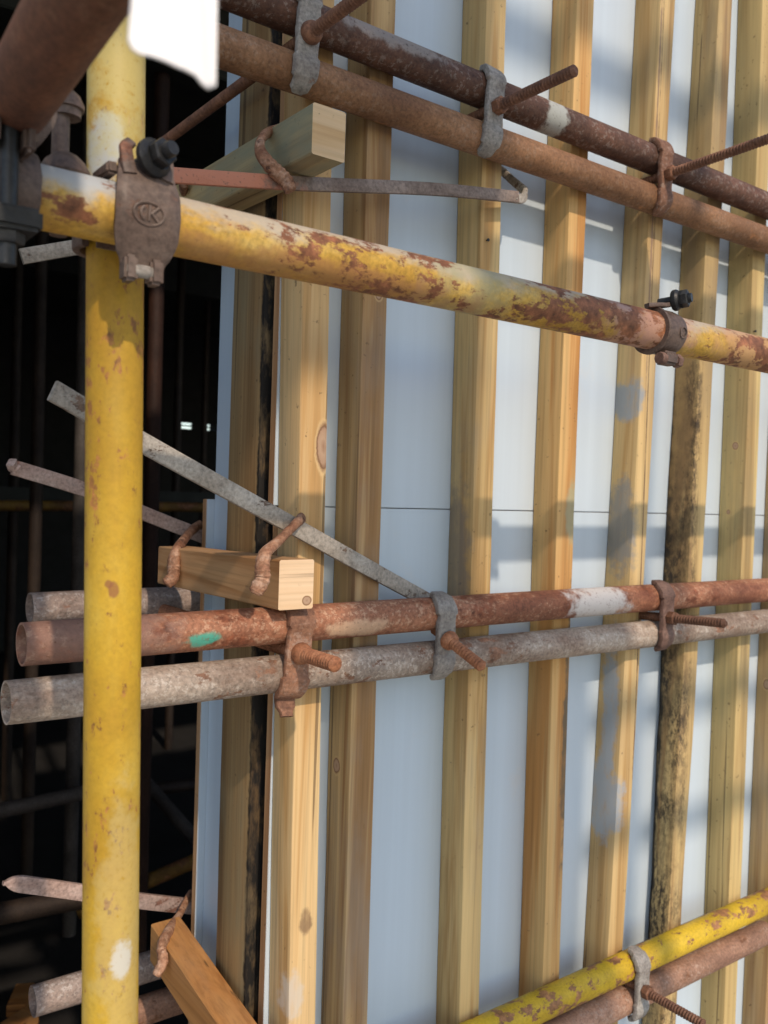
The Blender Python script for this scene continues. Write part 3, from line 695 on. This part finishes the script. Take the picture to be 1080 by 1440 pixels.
def band_coupler(cx, yl, zl, label):
    rt_ = root('scaffold_coupler', (cx, yl, zl), label, 'coupler', 'scaffold couplers')
    arc = [(0, yl+.0285*math.cos(R(a)), zl+.0285*math.sin(R(a))) for a in range(-80, 281, 9)]
    V, F = [], []
    prof = [(-.021, .0252), (-.0208, .0295), (-.0185, .0305), (-.016, .0282), (.010, .0282), (.018, .0275), (.0215, .0262), (.022, .0252)]
    part('band', jitter(lathe((cx, yl, zl), (1, 0, 0), [(h, r_) for h, r_ in prof], 40), .0006, 110, 2), M_COUPLER, rt_)
    part('lip', jitter(sweep(smooth_path([(cx-.034, yl-.004, zl+.0285), (cx-.022, yl-.008, zl+.0305), (cx-.004, yl-.010, zl+.033), (cx+.010, yl-.012, zl+.036)], 4), lambda i, u: rrect(.006, .0028, .0015), (0, 0, 1)), .0005, 100, 3), M_COUPLER, rt_)
    bolt_assembly((cx+.008, yl-.014, zl+.040), (.35, -1, .10), rt_, stub=.022, dome=.0135)
    part('lug', jitter(box(cx-.016, cx+.012, yl-.022, yl-.004, zl-.043, zl-.026, .003), .0008, 100, 5), M_COUPLER, rt_)
    part('lower_bolt', merge(lathe((cx-.020, yl-.015, zl-.036), (1, 0, 0), [(0, .007), (.002, .008), (.009, .008), (.0095, .005), (.040, .005)], 16), hexnut((cx+.013, yl-.015, zl-.036), (1, 0, 0), .0088, .009)), M_CLAMP_D, rt_)
    part('raised_ring', sweep([(cx+.010+.0065*math.cos(2*math.pi*k/20), yl-math.sqrt(.0288**2-(.0065*math.sin(2*math.pi*k/20)-.002)**2), zl-.002+.0065*math.sin(2*math.pi*k/20)) for k in range(21)], lambda i, u: circ(.0010, 6), (0, 1, 0)), M_COUPLER, rt_)
    return rt_
band_coupler(.962, .712, .2155, 'small dark coupler band with a black bolt on the yellow cross tube')

def cross_coupler(label):
    cx, yl, zl, zp = .1645, .712, .2155, .2695
    rt_ = root('scaffold_coupler', (cx, yl, zl), label, 'coupler', 'scaffold couplers')
    part('lower_band', jitter(lathe((cx-.024, yl, zl), (1, 0, 0), [(0, .0252), (.0005, .031), (.004, .033), (.040, .033), (.0445, .031), (.045, .0252)], 36), .0008, 90, 1), M_COUPLER, rt_)
    part('upper_band', jitter(lathe((cx+.0005, yl-.034, zp), (0.054, 1, 0), [(0, .0252), (.0005, .0285), (.026, .0285), (.0265, .0252)], 36), .0006, 90, 2), M_COUPLER, rt_)
    part('front_bolt', merge(cyl((cx-.006, .668, zl-.065), (cx-.006, .668, zp-.012), .0068), hexnut((cx-.006, .668, zl-.050), (0, 0, 1), .012, .011)), M_BLACK, rt_)
    part('front_lug', jitter(merge(box(cx-.022, cx-.0135, .655, .686, zp-.038, zp-.006, .003), box(cx+.001, cx+.0095, .655, .686, zp-.040, zp-.006, .003)), .0008, 90, 3), M_COUPLER, rt_)
    part('lower_lug', jitter(box(cx-.020, cx+.014, .650, .690, zl-.042, zl-.026, .003), .0008, 90, 4), M_BLACK, rt_)
    bx_, by_ = .2165, .733
    part('back_bolt', cyl((bx_-.004, by_, zl-.02), (bx_-.004, by_, .325), .0068), M_COUPLER, rt_)
    part('dome_washer', lathe((bx_, by_, .2405), (0, 0, 1), [(0, .019), (.004, .0205), (.007, .0195), (.014, .0155), (.019, .010), (.021, .006)], 24), M_COUPLER, rt_)
    part('dome_nut', lathe((bx_, by_, .2900), (0, 0, 1), [(0, .0115), (.006, .0115), (.0065, .014), (.010, .014), (.017, .0105), (.022, .005)], 20), M_COUPLER, rt_)
    return rt_
cross_coupler('dark iron coupler with dome washers under the dark red scaffold tube')

# ------------------------------------------------------------------ white rag hanging close to the lens
def rag():
    # a torn strip of white cloth hanging from the rail overhead
    Y0 = .335; nu, nv = 20, 40; V = []; F = []; top = .91
    low = [(176, 52), (181, 64), (192, 71), (206, 76), (222, 84), (240, 92), (256, 97), (268, 104), (278, 116), (290, 122), (301, 117)]
    for lay in (0, 1):
        for i in range(nu+1):
            u = i/nu; k = u*(len(low)-1); a = int(min(k, len(low)-2)); t0 = k-a
            px = low[a][0] + (low[a+1][0]-low[a][0])*t0; py = low[a][1] + (low[a+1][1]-low[a][1])*t0
            p = at(px, py, Y0); mid = at(245, 60, Y0).x
            for j in range(nv+1):
                t = j/nv; z = p.z + (top - p.z)*t**1.5
                fl = 1 - .22*min(1, max(0, (z-.168)/.06))*(1-u) - .35*min(1, max(0, (z-.20)/.5))
                x = mid + (p.x-mid)*fl + .002*math.sin(z*13)
                y = Y0 + .0013*math.sin(u*6+z*9) + .0006*math.sin(u*17+z*25)
                V.append((x, y + (.0014 if lay else 0), z))
    K = (nu+1)*(nv+1); ix = lambda l, i, j: l*K + i*(nv+1) + j
    for i in range(nu):
        for j in range(nv):
            F.append((ix(0, i, j), ix(0, i+1, j), ix(0, i+1, j+1), ix(0, i, j+1))); F.append((ix(1, i, j), ix(1, i, j+1), ix(1, i+1, j+1), ix(1, i+1, j)))
        for j in (0, nv): F.append((ix(0, i, j), ix(1, i, j), ix(1, i+1, j), ix(0, i+1, j)))
    for j in range(nv):
        for i in (0, nu): F.append((ix(0, i, j), ix(0, i, j+1), ix(1, i, j+1), ix(1, i, j)))
    o = mesh_obj('hanging_rag', V, F, M_CLOTH, origin=(.13, Y0, top), angle=80)
    tagit(o, 'torn white rag hanging in front of the yellow post', 'rag')
rag()
tube('added_overhead_rail', (-.9, .337, .925), (2.2, .337, .925), M_PUTLOG, 'added rusty rail tube overhead, out of frame, carrying the white rag', cat='scaffold tube', seed=8)  # unseen rail added to hold the rag, height set for its shadow

# ------------------------------------------------------------------ dark interior seen past the end of the formwork
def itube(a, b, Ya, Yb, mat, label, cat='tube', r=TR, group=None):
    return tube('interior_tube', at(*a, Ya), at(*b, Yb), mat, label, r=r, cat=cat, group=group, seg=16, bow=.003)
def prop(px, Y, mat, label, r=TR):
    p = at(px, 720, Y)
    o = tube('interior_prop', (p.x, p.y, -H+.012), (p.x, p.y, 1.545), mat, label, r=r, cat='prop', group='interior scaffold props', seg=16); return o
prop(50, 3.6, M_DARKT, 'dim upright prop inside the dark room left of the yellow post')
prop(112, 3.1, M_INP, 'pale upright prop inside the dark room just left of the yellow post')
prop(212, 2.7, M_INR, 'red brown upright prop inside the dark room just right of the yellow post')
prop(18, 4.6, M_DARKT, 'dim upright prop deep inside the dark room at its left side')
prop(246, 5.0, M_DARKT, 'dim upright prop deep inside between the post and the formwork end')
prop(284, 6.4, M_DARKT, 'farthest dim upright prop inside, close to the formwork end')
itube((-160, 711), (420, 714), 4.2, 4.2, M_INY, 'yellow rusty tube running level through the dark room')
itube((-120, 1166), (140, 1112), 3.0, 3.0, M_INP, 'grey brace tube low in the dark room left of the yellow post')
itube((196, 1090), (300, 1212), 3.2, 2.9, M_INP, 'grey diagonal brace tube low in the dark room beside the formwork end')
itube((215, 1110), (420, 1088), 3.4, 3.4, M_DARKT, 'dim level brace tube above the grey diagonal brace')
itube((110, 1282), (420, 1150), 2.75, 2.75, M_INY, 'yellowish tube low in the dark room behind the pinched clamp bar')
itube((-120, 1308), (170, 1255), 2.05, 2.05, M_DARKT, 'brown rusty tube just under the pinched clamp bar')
bm_ = at(-100, 697, 4.5); bn_ = at(420, 697, 4.5)
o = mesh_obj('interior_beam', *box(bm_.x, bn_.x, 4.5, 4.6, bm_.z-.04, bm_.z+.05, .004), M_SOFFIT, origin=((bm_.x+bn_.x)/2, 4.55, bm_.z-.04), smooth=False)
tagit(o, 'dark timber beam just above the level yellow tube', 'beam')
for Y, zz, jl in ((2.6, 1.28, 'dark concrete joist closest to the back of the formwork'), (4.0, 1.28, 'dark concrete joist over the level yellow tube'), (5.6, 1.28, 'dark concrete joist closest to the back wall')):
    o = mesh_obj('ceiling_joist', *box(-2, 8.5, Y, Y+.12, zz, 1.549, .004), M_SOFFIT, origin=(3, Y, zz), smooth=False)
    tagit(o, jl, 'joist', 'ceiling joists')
for k, (px, py, Y, L, rz) in enumerate(((4, 1392, 2.6, .22, .5), (22, 1420, 2.5, .14, -.3), (-20, 1432, 2.45, .3, .1), (30, 1380, 2.75, .12, 1.1))):
    p = at(px, py, Y); V, F = box(-L/2, L/2, -.028, .028, 0, .035, .002)
    o = mesh_obj('timber_offcut', V, F, W_BLOCK_B, smooth=False); o.location = (p.x, p.y, .0125); o.rotation_euler = (0, 0, rz)
    tagit(o, 'orange timber offcut lying on the floor of the dark room', 'offcut', 'timber offcuts')

# ------------------------------------------------------------------ added out of frame: column that darkens the room, scaffold row shading the wall
o = mesh_obj('added_column', *box(-2.4, .12, 1.30, 1.95, -H+.0006, 1.549, .01), M_CONC, origin=(-.7, 1.6, -H), smooth=False)  # unseen column added to keep daylight out of the room
tagit(o, 'added unseen concrete column left of the formwork end, darkening the room', 'column')
YO = -.75
def shade(px, pz): t = (YP-YO)/(-sd.y); return (px + sd.x*t, pz + sd.z*t)     # point of the outer row whose shadow falls on (px, pz)
def board(x0, x1, z0, z1, label, name='shade_board', th=.02, dy=0.0):  # unseen board added to cast shade on the wall
    a = shade(x0, z0); b_ = shade(x1, z1)
    o = mesh_obj(name, *box(a[0], b_[0], YO+dy, YO+dy+th, a[1], b_[1], .003), WOODS['plain'], origin=((a[0]+b_[0])/2, YO, a[1]), smooth=False)
    return tagit(o, label, 'board', 'added shade boards out of frame')
board(.70, .965, -1.1, .95, 'added upright sheet out of frame that shades the studs')
board(-.35, .694, .10, 1.05, 'added high sheet out of frame, left of the tall one, shading the upper left')
board(.972, 1.30, -1.1, -.262, 'added lower sheet out of frame that shades the bottom panel')
board(.972, 2.6, .72, .80, 'added upper board out of frame that casts a level band of shade')
for zt, rl in ((-.42, 'added upper outer rail, unseen, above the lower one'), (-.66, 'added lower outer rail, unseen, near the shade sheets')):
    a = shade(1.25, zt)  # unseen rails added for their shade on the panels
    tube('added_outer_rail', (a[0], YO, a[1]), (a[0]+1.6, YO, a[1]), M_PUTLOG, rl, cat='scaffold tube', seed=4)
for xx, rl in ((.2, 'added outer post, unseen, beside the shade sheets'), (2.15, 'added outer post, unseen, at the far end of the upper board')):
    tube('added_outer_post', (xx+.9, YO-.06, -H), (xx+.9, YO-.06, 3.2), M_POLE, rl, cat='scaffold post', seed=4)  # unseen posts added with the shading row
for k, o in enumerate([q for q in bpy.data.objects if 'org' in q]): del o['org']
